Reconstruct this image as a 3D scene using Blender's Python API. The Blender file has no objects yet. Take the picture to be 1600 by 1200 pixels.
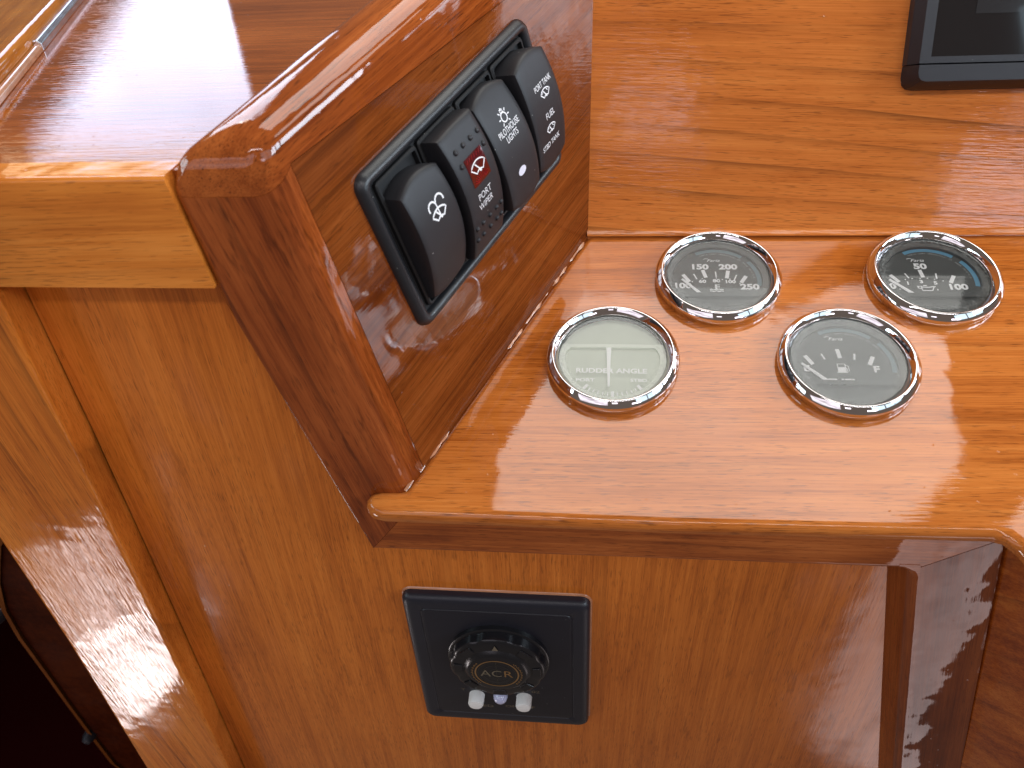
import bpy, bmesh, math, random
from mathutils import Vector, Matrix
random.seed(7)
SC = bpy.context.scene
COL = SC.collection
V = Vector
R = math.radians

# ------------------------------------------------------------------ camera
cam_d = bpy.data.cameras.new('camera')
cam = bpy.data.objects.new('camera', cam_d)
COL.objects.link(cam)
cam.matrix_world = Matrix(((0.99437558, -0.01650118, 0.10461796, -0.01330491),
                           (0.09264923, 0.61412732, -0.7837498, -0.29189945),
                           (-0.05131595, 0.78903444, 0.61220203, 0.22277563),
                           (0, 0, 0, 1)))
cam_d.sensor_fit = 'HORIZONTAL'
cam_d.sensor_width = 9.14
cam_d.lens = 1208.318 * 9.14 / 1600
cam_d.clip_start = 0.01
cam_d.clip_end = 50
cam_d.dof.use_dof = True
cam_d.dof.focus_distance = 0.40
cam_d.dof.aperture_fstop = 4.0
SC.camera = cam

# ------------------------------------------------------------------ world, exposure
w = bpy.data.worlds.new('World')
SC.world = w
w.use_nodes = True
w.node_tree.nodes['Background'].inputs[0].default_value = (1.0, 0.80, 0.68, 1)
w.node_tree.nodes['Background'].inputs[1].default_value = 0.10
SC.view_settings.view_transform = 'Standard'
SC.view_settings.look = 'None'
SC.view_settings.exposure = 0.5
SC.view_settings.gamma = 1
SC.cycles.use_denoising = True
SC.cycles.max_bounces = 10
SC.cycles.sample_clamp_indirect = 8


# ------------------------------------------------------------------ lamps
def nd(nt, t, **kw):
    n = nt.nodes.new(t)
    for k, v in kw.items():
        setattr(n, k, v)
    return n


def window_lamp(name, centre, ux, uy, sx, sy, radiance, color, bars=(), quad=None, shade=0.12):
    """A rectangular lamp; bars are dark glazing bars (axis, from, to) in 0..1 of the lamp's face."""
    d = bpy.data.lights.new(name, 'AREA')
    d.shape = 'RECTANGLE'
    d.size, d.size_y = sx, sy
    d.energy = radiance * math.pi * sx * sy
    d.color = color
    o = bpy.data.objects.new(name, d)
    COL.objects.link(o)
    ux = V(ux).normalized()
    uy = V(uy)
    uy = (uy - ux * uy.dot(ux)).normalized()
    uz = ux.cross(uy)
    m = Matrix((ux, -uy, -uz)).transposed().to_4x4()   # a lamp shines along its -Z
    m.translation = V(centre)
    o.matrix_world = m
    d.use_nodes = True
    nt = d.node_tree
    em = nt.nodes['Emission']
    geo = nd(nt, 'ShaderNodeNewGeometry')
    sep = nd(nt, 'ShaderNodeSeparateXYZ')
    nt.links.new(geo.outputs['Parametric'], sep.inputs[0])
    val = None

    def mul(a, b):
        if a is None:
            return b
        n = nd(nt, 'ShaderNodeMath', operation='MULTIPLY')
        nt.links.new(a, n.inputs[0])
        nt.links.new(b, n.inputs[1])
        return n.outputs[0]
    for ax, a, b, dark in bars:
        g = nd(nt, 'ShaderNodeMath', operation='COMPARE')
        nt.links.new(sep.outputs[ax], g.inputs[0])
        g.inputs[1].default_value = (a + b) / 2
        g.inputs[2].default_value = (b - a) / 2
        k = nd(nt, 'ShaderNodeMapRange')
        nt.links.new(g.outputs[0], k.inputs[0])
        k.inputs[3].default_value = 1.0
        k.inputs[4].default_value = dark
        val = mul(val, k.outputs[0])
    if quad:                                    # slanting jamb: keep the side where a*x + b*y + c > 0
        for (a, b, c) in quad:
            m1 = nd(nt, 'ShaderNodeVectorMath', operation='DOT_PRODUCT')
            nt.links.new(geo.outputs['Parametric'], m1.inputs[0])
            m1.inputs[1].default_value = (a, b, 0)
            m2 = nd(nt, 'ShaderNodeMapRange')
            nt.links.new(m1.outputs['Value'], m2.inputs[0])
            m2.inputs[1].default_value = -c - 0.006
            m2.inputs[2].default_value = -c + 0.006
            val = mul(val, m2.outputs[0])
    # noise put into the strength so the lamp's reflection looks uneven
    nz = nd(nt, 'ShaderNodeTexNoise')
    nt.links.new(geo.outputs['Parametric'], nz.inputs[0])
    nz.inputs['Scale'].default_value = 2.3
    mr = nd(nt, 'ShaderNodeMapRange')
    nt.links.new(nz.outputs[0], mr.inputs[0])
    mr.inputs[1].default_value = 0.3
    mr.inputs[2].default_value = 0.7
    mr.inputs[3].default_value = 1 - shade
    mr.inputs[4].default_value = 1 + shade
    val = mul(val, mr.outputs[0])
    nt.links.new(val, em.inputs['Strength'])
    return o


def aim_lamp(name, centre, target, ux, sx, sy, *a, **kw):
    d = (V(target) - V(centre)).normalized()
    u = V(ux) - d * V(ux).dot(d)
    return window_lamp(name, centre, u, d.cross(u), sx, sy, *a, **kw)


# pale headliner hatch above the helm: mirrored in the varnished shelf and the gauge glasses
window_lamp('hatch_lamp', (0.215, 0.43, 1.0), (0.99, 0.02, 0), (0.17, -1, 0), 0.80, 0.66, 3.5, (0.97, 0.97, 0.92),
            quad=((-0.95, 1.0, 0.745), (-0.57, -1.0, 1.16)))
window_lamp('hatch_lamp', (0.86, 0.17, 1.0), (0.7, 0.7, 0), (0.7, -0.7, 0), 0.40, 0.25, 3.2, (0.97, 0.97, 0.92))
# windscreen panes ahead of the helm, and a lamp strip added to mirror the non-emitting cream head trim
window_lamp('windscreen_lamp', (-0.86, 1.0, 0.34), (1, 0, 0), (0, 0.0, 1), 0.52, 0.40, 2.9, (0.64, 0.75, 1.0),
            quad=((1.0, -0.874, -0.10),))
window_lamp('trim_reflection_lamp', (-0.86, 1.0, 0.560), (1, 0, 0), (0, 0.0, 1), 0.52, 0.032, 1.7, (1.0, 0.78, 0.50))
window_lamp('windscreen_lamp', (0.12, 1.1, 0.42), (1, 0, 0), (0, 0.1, 1), 0.9, 0.34, 1.7, (0.52, 0.80, 1.0),
            bars=((0, 0.30, 0.36, 0.02), (0, 0.62, 0.68, 0.02)))
window_lamp('windscreen_lamp', (1.1, 0.9, 0.42), (1, -0.5, 0), (0, 0.1, 1), 0.8, 0.34, 2.4, (0.52, 0.80, 1.0),
            bars=((0, 0.45, 0.52, 0.02),))
# side windows and an unseen fill lamp added aft to light the dash and front
window_lamp('side_window_lamp', (1.5, -0.3, 0.72), (0.1, -1, 0), (0, 0, 1), 1.2, 0.45, 13.0, (0.76, 0.88, 1.0),
            bars=((0, 0.22, 0.27, 0.02), (0, 0.47, 0.55, 0.02), (0, 0.80, 0.84, 0.02)))
window_lamp('side_window_lamp', (-1.4, -0.45, 0.66), (0.1, 1, 0), (0, 0, 1), 1.0, 0.42, 5.0, (0.70, 0.90, 1.0),
            bars=((0, 0.30, 0.36, 0.02), (0, 0.64, 0.69, 0.02)))
window_lamp('aft_fill_lamp', (0.25, -1.3, 1.35), (-1, 0, 0), (0, -0.7, 1), 1.9, 0.66, 10.5, (1.0, 0.96, 0.97))
# sunlit patches of cabin sole
aim_lamp('sole_glare_lamp', (-0.645, -0.400, -0.56), (-0.28, -0.065, -0.10), (0.66, -0.75, 0), 0.055, 0.15, 5.5, (1.0, 0.86, 0.84), shade=0.7)
aim_lamp('sole_glare_lamp', (-0.545, -0.300, -0.56), (-0.28, -0.065, -0.16), (0.66, -0.75, 0), 0.044, 0.11, 11.0, (1.0, 0.92, 0.92), shade=0.5)
aim_lamp('sole_glare_lamp', (-0.50, -0.315, -0.56), (-0.28, -0.065, -0.16), (0.66, -0.75, 0), 0.026, 0.045, 9.0, (1.0, 0.88, 0.86), shade=0.5)
aim_lamp('sole_glare_lamp', (0.488, -0.60, -0.80), (0.16, -0.06, -0.13), (0.207, 0.125, 0), 0.12, 0.56, 1.15, (1.0, 0.84, 0.84), shade=0.3)
# port window low on the side, and aft lamps added to put patches in the chrome bezels
aim_lamp('side_window_lamp', (-0.90, 0.87, 1.0), (-0.14, -0.04, 0.14), (1, -0.1, 0), 0.50, 0.44, 5.5, (0.70, 0.82, 1.0), shade=0.25)
aim_lamp('trim_reflection_lamp', (-0.86, 0.615, 1.0), (-0.14, -0.04, 0.14), (1, -0.1, 0), 0.46, 0.05, 4.0, (1.0, 0.80, 0.55))  # lamp strip added for the cream trim's reflection; the trim itself emits nothing
aim_lamp('aft_reflection_lamp', (-0.95, -1.9, 0.85), (0, 0.05, 0), (1, 0, 0), 1.60, 0.80, 0.85, (0.95, 0.88, 1.0), shade=0.6)
aim_lamp('aft_reflection_lamp', (1.7, -1.25, 0.75), (0, 0.05, 0), (0.6, 0.8, 0), 1.5, 0.70, 1.1, (0.62, 0.85, 1.0), bars=((0, 0.40, 0.44, 0.02), (0, 0.72, 0.75, 0.02)))
# far aft lamps added for the lilac patches mirrored in the dash
aim_lamp('aft_reflection_lamp', (0.17, -2.3, 1.00), (0.05, 0.1, 0.09), (1, 0, 0), 0.30, 0.16, 1.9, (0.95, 0.88, 1.0), shade=0.4)
aim_lamp('aft_reflection_lamp', (1.40, -2.1, 0.62), (0.2, 0.1, 0.06), (1, 0, 0), 0.55, 0.22, 4.0, (0.95, 0.88, 1.0), shade=0.4)


# ------------------------------------------------------------------ materials
def link(nt, a, b):
    nt.links.new(a, b)


def mapr(nt, src, a, b, c, d, clamp=True):
    n = nd(nt, 'ShaderNodeMapRange')
    n.clamp = clamp
    link(nt, src, n.inputs[0])
    for i, x in enumerate((a, b, c, d)):
        n.inputs[i + 1].default_value = x
    return n.outputs[0]


def mixc(nt, fac, a, b, mode='MIX'):
    n = nd(nt, 'ShaderNodeMix', data_type='RGBA', blend_type=mode)
    if isinstance(fac, (int, float)):
        n.inputs[0].default_value = fac
    else:
        link(nt, fac, n.inputs[0])
    for s, x in ((6, a), (7, b)):
        if isinstance(x, (tuple, list)):
            n.inputs[s].default_value = tuple(x) + ((1,) if len(x) == 3 else ())
        else:
            link(nt, x, n.inputs[s])
    return n.outputs[2]


def noise(nt, vec, scale, detail=3, rough=0.55, dist=0.0):
    n = nd(nt, 'ShaderNodeTexNoise')
    link(nt, vec, n.inputs[0])
    n.inputs['Scale'].default_value = scale
    n.inputs['Detail'].default_value = detail
    n.inputs['Roughness'].default_value = rough
    n.inputs['Distortion'].default_value = dist
    return n.outputs[0]


def vscale(nt, vec, s):
    n = nd(nt, 'ShaderNodeVectorMath', operation='MULTIPLY')
    link(nt, vec, n.inputs[0])
    n.inputs[1].default_value = s
    return n.outputs[0]


def wood(name, grain, across, dark, mid, light, w1=0.012, w2=0.06, rings=0.5, ring_n=70, pore=0.5, fleck=0.0, blotch=0.35,
         coat_rough=0.03, wave=0.05, seed=0.0, vein=(0.05, 0.012, 0.004), fiber=0.5, grit=0.0, coat=1.0, nib_h=0.10):
    dark, mid, light = [(c[0] * 1.06, c[1] * 0.88, c[2] * 0.66) for c in (dark, mid, light)]
    m = bpy.data.materials.new(name)
    m.use_nodes = True
    nt = m.node_tree
    bs = nt.nodes['Principled BSDF']
    tc = nd(nt, 'ShaderNodeTexCoord')
    g = V(grain).normalized()
    a = V(across)
    a = (a - g * a.dot(g)).normalized()
    c = g.cross(a)
    comb = nd(nt, 'ShaderNodeCombineXYZ')
    for i, ax in enumerate((g, a, c)):
        dp = nd(nt, 'ShaderNodeVectorMath', operation='DOT_PRODUCT')
        link(nt, tc.outputs['Object'], dp.inputs[0])
        dp.inputs[1].default_value = ax
        ad = nd(nt, 'ShaderNodeMath', operation='ADD')
        link(nt, dp.outputs['Value'], ad.inputs[0])
        ad.inputs[1].default_value = seed * (1 + i * 0.37)
        link(nt, ad.outputs[0], comb.inputs[i])
    P = comb.outputs[0]
    # growth bands, wandering along the grain
    warp = noise(nt, vscale(nt, P, (4, 14, 14)), 1.0, 2, 0.4)
    warp2 = noise(nt, vscale(nt, P, (1.6, 7, 7)), 1.0, 1, 0.4)
    sep = nd(nt, 'ShaderNodeSeparateXYZ')
    link(nt, P, sep.inputs[0])
    f = nd(nt, 'ShaderNodeMath', operation='MULTIPLY_ADD')
    link(nt, warp2, f.inputs[0])
    f.inputs[1].default_value = w2
    link(nt, sep.outputs[1], f.inputs[2])
    f2 = nd(nt, 'ShaderNodeMath', operation='MULTIPLY_ADD')
    link(nt, warp, f2.inputs[0])
    f2.inputs[1].default_value = w1
    link(nt, f.outputs[0], f2.inputs[2])
    ph = nd(nt, 'ShaderNodeMath', operation='MULTIPLY')
    link(nt, f2.outputs[0], ph.inputs[0])
    ph.inputs[1].default_value = ring_n
    fr = nd(nt, 'ShaderNodeMath', operation='FRACT')
    link(nt, ph.outputs[0], fr.inputs[0])
    ringd = mapr(nt, fr.outputs[0], 0.55, 0.97, 0, 1)
    ringd2 = mapr(nt, fr.outputs[0], 0.97, 1.0, 1, 0)
    rg = nd(nt, 'ShaderNodeMath', operation='MULTIPLY')
    link(nt, ringd, rg.inputs[0])
    link(nt, ringd2, rg.inputs[1])
    rg3 = nd(nt, 'ShaderNodeMath', operation='POWER')
    link(nt, rg.outputs[0], rg3.inputs[0])
    rg3.inputs[1].default_value = 2.6
    fade = mapr(nt, noise(nt, vscale(nt, P, (9, 30, 30)), 1.0, 2), 0.35, 0.62, 0.1, 1)
    rgm = nd(nt, 'ShaderNodeMath', operation='MULTIPLY')
    link(nt, rg3.outputs[0], rgm.inputs[0])
    link(nt, fade, rgm.inputs[1])
    rgs = nd(nt, 'ShaderNodeMath', operation='MULTIPLY')
    link(nt, rgm.outputs[0], rgs.inputs[0])
    rgs.inputs[1].default_value = rings
    # fibres
    fib = noise(nt, vscale(nt, P, (26, 1300, 1300)), 1.0, 4, 0.62)
    fibw = noise(nt, vscale(nt, P, (5, 170, 170)), 1.0, 4, 0.6)
    fb = nd(nt, 'ShaderNodeMath', operation='ADD')
    link(nt, mapr(nt, fib, 0.28, 0.72, 0, fiber), fb.inputs[0])
    link(nt, mapr(nt, fibw, 0.3, 0.7, 0, 1 - fiber), fb.inputs[1])
    bl = noise(nt, vscale(nt, P, (9, 22, 22)), 1.0, 3, 0.55)
    mixf = nd(nt, 'ShaderNodeMath', operation='MULTIPLY_ADD')
    link(nt, mapr(nt, bl, 0.3, 0.7, -1, 1), mixf.inputs[0])
    mixf.inputs[1].default_value = blotch
    link(nt, fb.outputs[0], mixf.inputs[2])
    ramp = nd(nt, 'ShaderNodeValToRGB')
    link(nt, mixf.outputs[0], ramp.inputs[0])
    els = ramp.color_ramp.elements
    els[0].position, els[1].position = 0.08, 0.92
    els[0].color = tuple(dark) + (1,)
    els[1].color = tuple(light) + (1,)
    e = els.new(0.5)
    e.color = tuple(mid) + (1,)
    col = mixc(nt, rgs.outputs[0], ramp.outputs[0], vein)
    # pores: short dark dashes along the grain
    pr = noise(nt, vscale(nt, P, (120, 2300, 2300)), 1.0, 1, 0.5)
    dens = mapr(nt, noise(nt, vscale(nt, P, (14, 60, 60)), 1.0, 2), 0.35, 0.65, -0.02, 0.05)
    pd = nd(nt, 'ShaderNodeMath', operation='ADD')
    link(nt, pr, pd.inputs[0])
    link(nt, dens, pd.inputs[1])
    pm = mapr(nt, pd.outputs[0], 0.62, 0.72, 0, pore)
    col = mixc(nt, pm, col, vein)
    if fleck:
        fk = noise(nt, vscale(nt, P, (70, 420, 420)), 1.0, 2, 0.6)
        fk2 = mapr(nt, noise(nt, vscale(nt, P, (11, 20, 20)), 1.0, 2), 0.45, 0.62, 0, 1)
        fm = nd(nt, 'ShaderNodeMath', operation='MULTIPLY')
        link(nt, mapr(nt, fk, 0.56, 0.68, 0, fleck), fm.inputs[0])
        link(nt, fk2, fm.inputs[1])
        col = mixc(nt, fm.outputs[0], col, tuple(0.55 * x for x in dark))
    link(nt, col, bs.inputs['Base Color'])
    bs.inputs['Roughness'].default_value = 0.5
    bs.inputs['Specular IOR Level'].default_value = 0.0
    bs.inputs['Coat Weight'].default_value = coat
    bs.inputs['Coat IOR'].default_value = 1.52
    # varnish: not perfectly level, a few dust nibs and hazy rubs
    hz = mapr(nt, noise(nt, vscale(nt, P, (14, 30, 30)), 1.0, 4), 0.5, 0.75, coat_rough, coat_rough * 2.2 + 0.01)
    link(nt, hz, bs.inputs['Coat Roughness'])
    o1 = noise(nt, tc.outputs['Object'], 38, 2, 0.5)
    o2 = noise(nt, vscale(nt, P, (60, 900, 900)), 1.0, 2, 0.5)
    b1 = nd(nt, 'ShaderNodeBump')
    b1.inputs['Strength'].default_value = wave
    b1.inputs['Distance'].default_value = 0.01
    link(nt, o1, b1.inputs['Height'])
    b2 = nd(nt, 'ShaderNodeBump')
    b2.inputs['Strength'].default_value = 0.05 + grit
    b2.inputs['Distance'].default_value = 0.0004
    link(nt, o2, b2.inputs['Height'])
    link(nt, b1.outputs[0], b2.inputs['Normal'])
    nib = nd(nt, 'ShaderNodeTexVoronoi')
    nib.inputs['Scale'].default_value = 140
    link(nt, tc.outputs['Object'], nib.inputs[0])
    nm = mapr(nt, nib.outputs['Distance'], 0.03, 0.075, 1, 0)
    b3 = nd(nt, 'ShaderNodeBump')
    b3.inputs['Strength'].default_value = nib_h
    b3.inputs['Distance'].default_value = 0.0004
    link(nt, nm, b3.inputs['Height'])
    link(nt, b2.outputs[0], b3.inputs['Normal'])
    link(nt, b3.outputs[0], bs.inputs['Coat Normal'])
    return m


def plain(name, col, rough=0.5, metal=0.0, spec=0.5, bump=0.0, bscale=2500, specks=0.0, coat=0.0, var=0.0):
    m = bpy.data.materials.new(name)
    m.use_nodes = True
    nt = m.node_tree
    bs = nt.nodes['Principled BSDF']
    bs.inputs['Base Color'].default_value = tuple(col) + (1,)
    bs.inputs['Roughness'].default_value = rough
    bs.inputs['Metallic'].default_value = metal
    bs.inputs['Specular IOR Level'].default_value = spec
    bs.inputs['Coat Weight'].default_value = coat
    tc = nd(nt, 'ShaderNodeTexCoord')
    if bump:
        b = nd(nt, 'ShaderNodeBump')
        b.inputs['Strength'].default_value = bump
        b.inputs['Distance'].default_value = 0.0002
        link(nt, noise(nt, tc.outputs['Object'], bscale, 2), b.inputs['Height'])
        link(nt, b.outputs[0], bs.inputs['Normal'])
    c = tuple(col)
    src = None
    if var:
        src = mixc(nt, mapr(nt, noise(nt, tc.outputs['Object'], 60, 4, 0.6), 0.35, 0.7, 0, 1), c,
                   tuple(min(1, x * (1 + var) + 0.01 * var) for x in c))
        link(nt, mapr(nt, noise(nt, tc.outputs['Object'], 90, 3), 0.3, 0.7, rough * 0.85, min(1, rough * 1.2)), bs.inputs['Roughness'])
    if specks:                                  # lint and dust that settled on the plastic
        vo = nd(nt, 'ShaderNodeTexVoronoi')
        vo.inputs['Scale'].default_value = 260
        vo.inputs['Randomness'].default_value = 1
        link(nt, tc.outputs['Object'], vo.inputs[0])
        s = mapr(nt, vo.outputs['Distance'], 0.05, 0.085, 1, 0)
        pick = mapr(nt, noise(nt, tc.outputs['Object'], 120, 2), 0.56, 0.60, 0, specks)
        mm = nd(nt, 'ShaderNodeMath', operation='MULTIPLY')
        link(nt, s, mm.inputs[0])
        link(nt, pick, mm.inputs[1])
        src = mixc(nt, mm.outputs[0], src if src is not None else c, (0.55, 0.55, 0.52))
    if src is not None:
        link(nt, src, bs.inputs['Base Color'])
    return m


def glass_mat(name, haze, tint=(1, 1, 1)):
    """thin flat pane: mirrors by Fresnel, otherwise clear, with dried salt haze on it"""
    m = bpy.data.materials.new(name)
    m.use_nodes = True
    nt = m.node_tree
    nt.nodes.clear()
    out = nd(nt, 'ShaderNodeOutputMaterial')
    tr = nd(nt, 'ShaderNodeBsdfTransparent')
    tr.inputs[0].default_value = tuple(tint) + (1,)
    gl = nd(nt, 'ShaderNodeBsdfGlossy')
    gl.inputs['Roughness'].default_value = 0.035
    fr = nd(nt, 'ShaderNodeFresnel')
    fr.inputs[0].default_value = 1.52
    mx = nd(nt, 'ShaderNodeMixShader')
    link(nt, fr.outputs[0], mx.inputs[0])
    link(nt, tr.outputs[0], mx.inputs[1])
    link(nt, gl.outputs[0], mx.inputs[2])
    df = nd(nt, 'ShaderNodeBsdfDiffuse')
    df.inputs[0].default_value = (0.72, 0.74, 0.70, 1)
    tc = nd(nt, 'ShaderNodeTexCoord')
    ln = nd(nt, 'ShaderNodeVectorMath', operation='LENGTH')
    link(nt, tc.outputs['Object'], ln.inputs[0])
    edge = mapr(nt, ln.outputs['Value'], 0.020, 0.0267, 0.0, 1.0)
    nz = noise(nt, tc.outputs['Object'], 900, 3, 0.6)
    ed = nd(nt, 'ShaderNodeMath', operation='MULTIPLY')
    link(nt, edge, ed.inputs[0])
    link(nt, mapr(nt, nz, 0.45, 0.75, 0.03, 0.35), ed.inputs[1])
    hb = nd(nt, 'ShaderNodeMath', operation='ADD')
    link(nt, ed.outputs[0], hb.inputs[0])
    link(nt, mapr(nt, noise(nt, tc.outputs['Object'], 45, 3), 0.3, 0.7, haze * 0.8, haze * 1.2), hb.inputs[1])
    mx2 = nd(nt, 'ShaderNodeMixShader')
    link(nt, hb.outputs[0], mx2.inputs[0])
    link(nt, mx.outputs[0], mx2.inputs[1])
    link(nt, df.outputs[0], mx2.inputs[2])
    link(nt, mx2.outputs[0], out.inputs[0])
    return m


AB = V((0.42596, 0.87226, 0.24026))          # run of the switch board, front to back
ELN = V((0.86901, -0.46834, 0.15962))        # its outward face
UPS = V((-0.25176, -0.14079, 0.95749))

W_LEDGE = wood('shelf_teak', (1, 0.02, 0.01), (0, 1, 0.3), (0.31, 0.088, 0.015), (0.49, 0.165, 0.036), (0.60, 0.235, 0.062),
               rings=0.22, ring_n=42, pore=0.55, blotch=0.16, seed=1.3, wave=0.02, w1=0.004, w2=0.03, fiber=0.6)
W_BACK = wood('dash_teak', (1, 0, -0.05), (0, 0.3, 1), (0.42, 0.132, 0.029), (0.55, 0.192, 0.048), (0.64, 0.255, 0.072),
              rings=0.62, ring_n=50, pore=0.45, blotch=0.18, seed=4.1, wave=0.03, grit=0.12, w2=0.12, fiber=0.6, coat_rough=0.07)
W_FRONT = wood('panel_veneer', (0.02, 0, 1), (1, 0, 0), (0.40, 0.118, 0.019), (0.58, 0.190, 0.031), (0.70, 0.255, 0.050),
               rings=0.15, ring_n=30, pore=0.45, fleck=0.45, blotch=0.18, fiber=0.6, seed=2.6, coat_rough=0.12, wave=0.03)
W_STILE = wood('stile_mahogany', (-0.24, 0, 1), (1, 0, 0.2), (0.13, 0.028, 0.008), (0.25, 0.063, 0.016), (0.37, 0.108, 0.030),
               rings=0.45, ring_n=60, pore=0.5, fleck=0.6, blotch=0.42, seed=3.3, wave=0.06)
W_RAIL = wood('rail_mahogany', (1, 0, 0), (0, 0, 1), (0.20, 0.050, 0.013), (0.35, 0.105, 0.026), (0.47, 0.160, 0.045),
              rings=0.4, ring_n=80, pore=0.6, fleck=0.4, blotch=0.4, seed=6.2)
W_RSTILE = wood('right_stile_mahogany', (0.2, 0, -1), (1, 0, 0.2), (0.11, 0.022, 0.006), (0.20, 0.050, 0.012), (0.29, 0.085, 0.022),
                rings=0.25, ring_n=50, pore=0.4, blotch=0.35, seed=7.7, coat_rough=0.025, grit=-0.035)
W_SWITCH = wood('switch_panel_teak', AB, UPS, (0.095, 0.022, 0.006), (0.18, 0.050, 0.012), (0.26, 0.082, 0.022),
                rings=0.5, ring_n=70, pore=0.5, blotch=0.25, seed=5.4)
W_CAP = wood('cap_mahogany', AB, (1, 0, 0), (0.15, 0.032, 0.008), (0.28, 0.072, 0.016), (0.40, 0.120, 0.030),
             rings=0.4, ring_n=75, pore=0.7, blotch=0.3, seed=8.8, wave=0.06)
W_COUNTER = wood('counter_teak', (1, 0.02, 0), (0, 1, 0), (0.20, 0.050, 0.009), (0.32, 0.090, 0.018), (0.42, 0.130, 0.030),
                 rings=0.3, ring_n=40, pore=0.4, blotch=0.3, seed=9.5, coat_rough=0.03, grit=0.06, wave=0.004)
W_FASCIA = wood('fascia_teak', (1, 0, 0.03), (0, 0, 1), (0.52, 0.172, 0.030), (0.69, 0.262, 0.050), (0.80, 0.340, 0.080),
                rings=0.25, ring_n=45, pore=0.5, blotch=0.3, seed=10.4, vein=(0.16, 0.04, 0.01))
W_BATTEN = wood('batten_teak', (0.36, -0.93, 0), (1, 0, 0), (0.26, 0.085, 0.012), (0.42, 0.155, 0.024), (0.52, 0.22, 0.045),
                rings=0.5, ring_n=60, pore=0.2, blotch=0.3, seed=11.7)
W_JAMB = wood('jamb_teak', (-0.06, 0, 1), (1, 0, 0), (0.36, 0.100, 0.016), (0.58, 0.190, 0.030), (0.70, 0.265, 0.052),
              rings=0.5, ring_n=75, pore=0.4, fleck=0.2, blotch=0.25, seed=12.9, coat_rough=0.075, grit=0.25, wave=0.06)
W_SIDE = wood('side_panel_veneer', (0.5, -0.5, 0.55), (0, 0.3, 1), (0.22, 0.045, 0.009), (0.38, 0.098, 0.018), (0.50, 0.165, 0.036),
              rings=0.5, ring_n=60, pore=0.5, blotch=0.35, seed=13.8, coat_rough=0.06)
W_DARK = wood('shaded_cabin_mahogany', (0, 1, 0), (1, 0, 0), (0.022, 0.004, 0.0015), (0.040, 0.008, 0.003), (0.06, 0.013, 0.004),
              rings=0.3, pore=0.3, seed=14.2, coat_rough=0.3, coat=0.15)  # colour lowered to carry the darkness of the unlit cabin
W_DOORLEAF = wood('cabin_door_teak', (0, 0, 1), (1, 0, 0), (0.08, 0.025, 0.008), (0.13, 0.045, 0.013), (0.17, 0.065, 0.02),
                  rings=0.3, pore=0.3, seed=15.2, coat_rough=0.3, coat=0.15)  # leaf edge colour also darkened for the missing light

M_BLACK = plain('black_plastic', (0.018, 0.019, 0.022), 0.34, bump=0.35, bscale=2600, specks=0.6)
M_ROCKER = plain('rocker_plastic', (0.013, 0.013, 0.016), 0.52, bump=0.12, bscale=4000, specks=0.8)
M_SOCKET = plain('socket_plastic', (0.008, 0.008, 0.009), 0.6, specks=0.5)
M_PLATE = plain('searchlight_plastic', (0.014, 0.015, 0.023), 0.36, bump=0.3, bscale=3000, specks=0.4)
M_PLATEIN = plain('searchlight_inner', (0.010, 0.010, 0.016), 0.42, bump=0.1, specks=0.3)
M_KNOB = plain('knob_plastic', (0.010, 0.010, 0.012), 0.22, bump=0.05)
M_BRASS = plain('worn_gold_print', (0.30, 0.17, 0.07), 0.35, metal=0.6, var=0.4)
M_BRASSDIM = plain('faded_gold_print', (0.15, 0.12, 0.08), 0.5)
M_WHITEPRINT = plain('white_print', (0.88, 0.88, 0.90), 0.6)
M_WHITE2 = plain('bright_white_print', (0.97, 0.97, 0.97), 0.6)
M_DIMPRINT = plain('grey_print', (0.34, 0.36, 0.36), 0.6)
M_BUTTON = plain('white_rubber', (0.90, 0.89, 0.86), 0.45)
M_LED = plain('clear_led', (0.55, 0.57, 0.80), 0.08, coat=1)
M_RED = plain('red_lens', (0.085, 0.003, 0.005), 0.12, coat=1)
M_LAMPWHITE = plain('white_lens', (0.75, 0.75, 0.85), 0.25)
M_CHROME = plain('chrome', (0.80, 0.78, 0.79), 0.03, metal=1.0)
M_DIAL = plain('black_dial', (0.020, 0.021, 0.020), 0.5)
M_DIALGREEN = plain('veiled_dial', (0.58, 0.62, 0.52), 0.6, var=0.1)  # pale veil of fogged glass and its reflection put into the dial colour
M_COVER = plain('dial_cover', (0.030, 0.031, 0.031), 0.45)
M_COVERGREEN = plain('veiled_dial_cover', (0.78, 0.82, 0.72), 0.6, var=0.0)  # same glass veil painted into the cover
M_BLUE = plain('blue_light_ring', (0.07, 0.26, 0.42), 0.4)
M_BLUEDIM = plain('dim_blue_light_ring', (0.10, 0.17, 0.20), 0.5)
M_SCREEN = plain('screen_glass', (0.010, 0.009, 0.010), 0.06, coat=1)
M_SCREENTAB = plain('screen_grey_field', (0.022, 0.022, 0.024), 0.10, coat=1)
M_BEZELBLUE = plain('display_plastic', (0.009, 0.010, 0.015), 0.48, bump=0.3, bscale=2600, specks=0.5)
M_METAL = plain('aluminium_channel', (0.62, 0.62, 0.68), 0.22, metal=1.0, var=0.1)
M_SEAL = plain('clear_sealant', (0.40, 0.17, 0.085), 0.18, coat=1, var=0.5)
M_GAP = plain('gap_shade', (0.012, 0.006, 0.008), 0.5)  # near-black colour painting the shade inside the jamb gap
M_CARPET = plain('red_cabin_sole', (0.028, 0.003, 0.003), 0.95, spec=0.0)  # sole darkened in colour because the cabin gets no light
M_PIVOT = plain('dark_hinge', (0.05, 0.05, 0.06), 0.4, metal=0.6)


# ------------------------------------------------------------------ object helpers
WL = {}


def reg(o, parent, origin):
    COL.objects.link(o)
    if parent:
        o.parent = parent
        o.location = V(origin) - WL.get(parent.name, V((0, 0, 0)))
    else:
        o.location = V(origin)
    WL[o.name] = V(origin)
    return o


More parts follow.
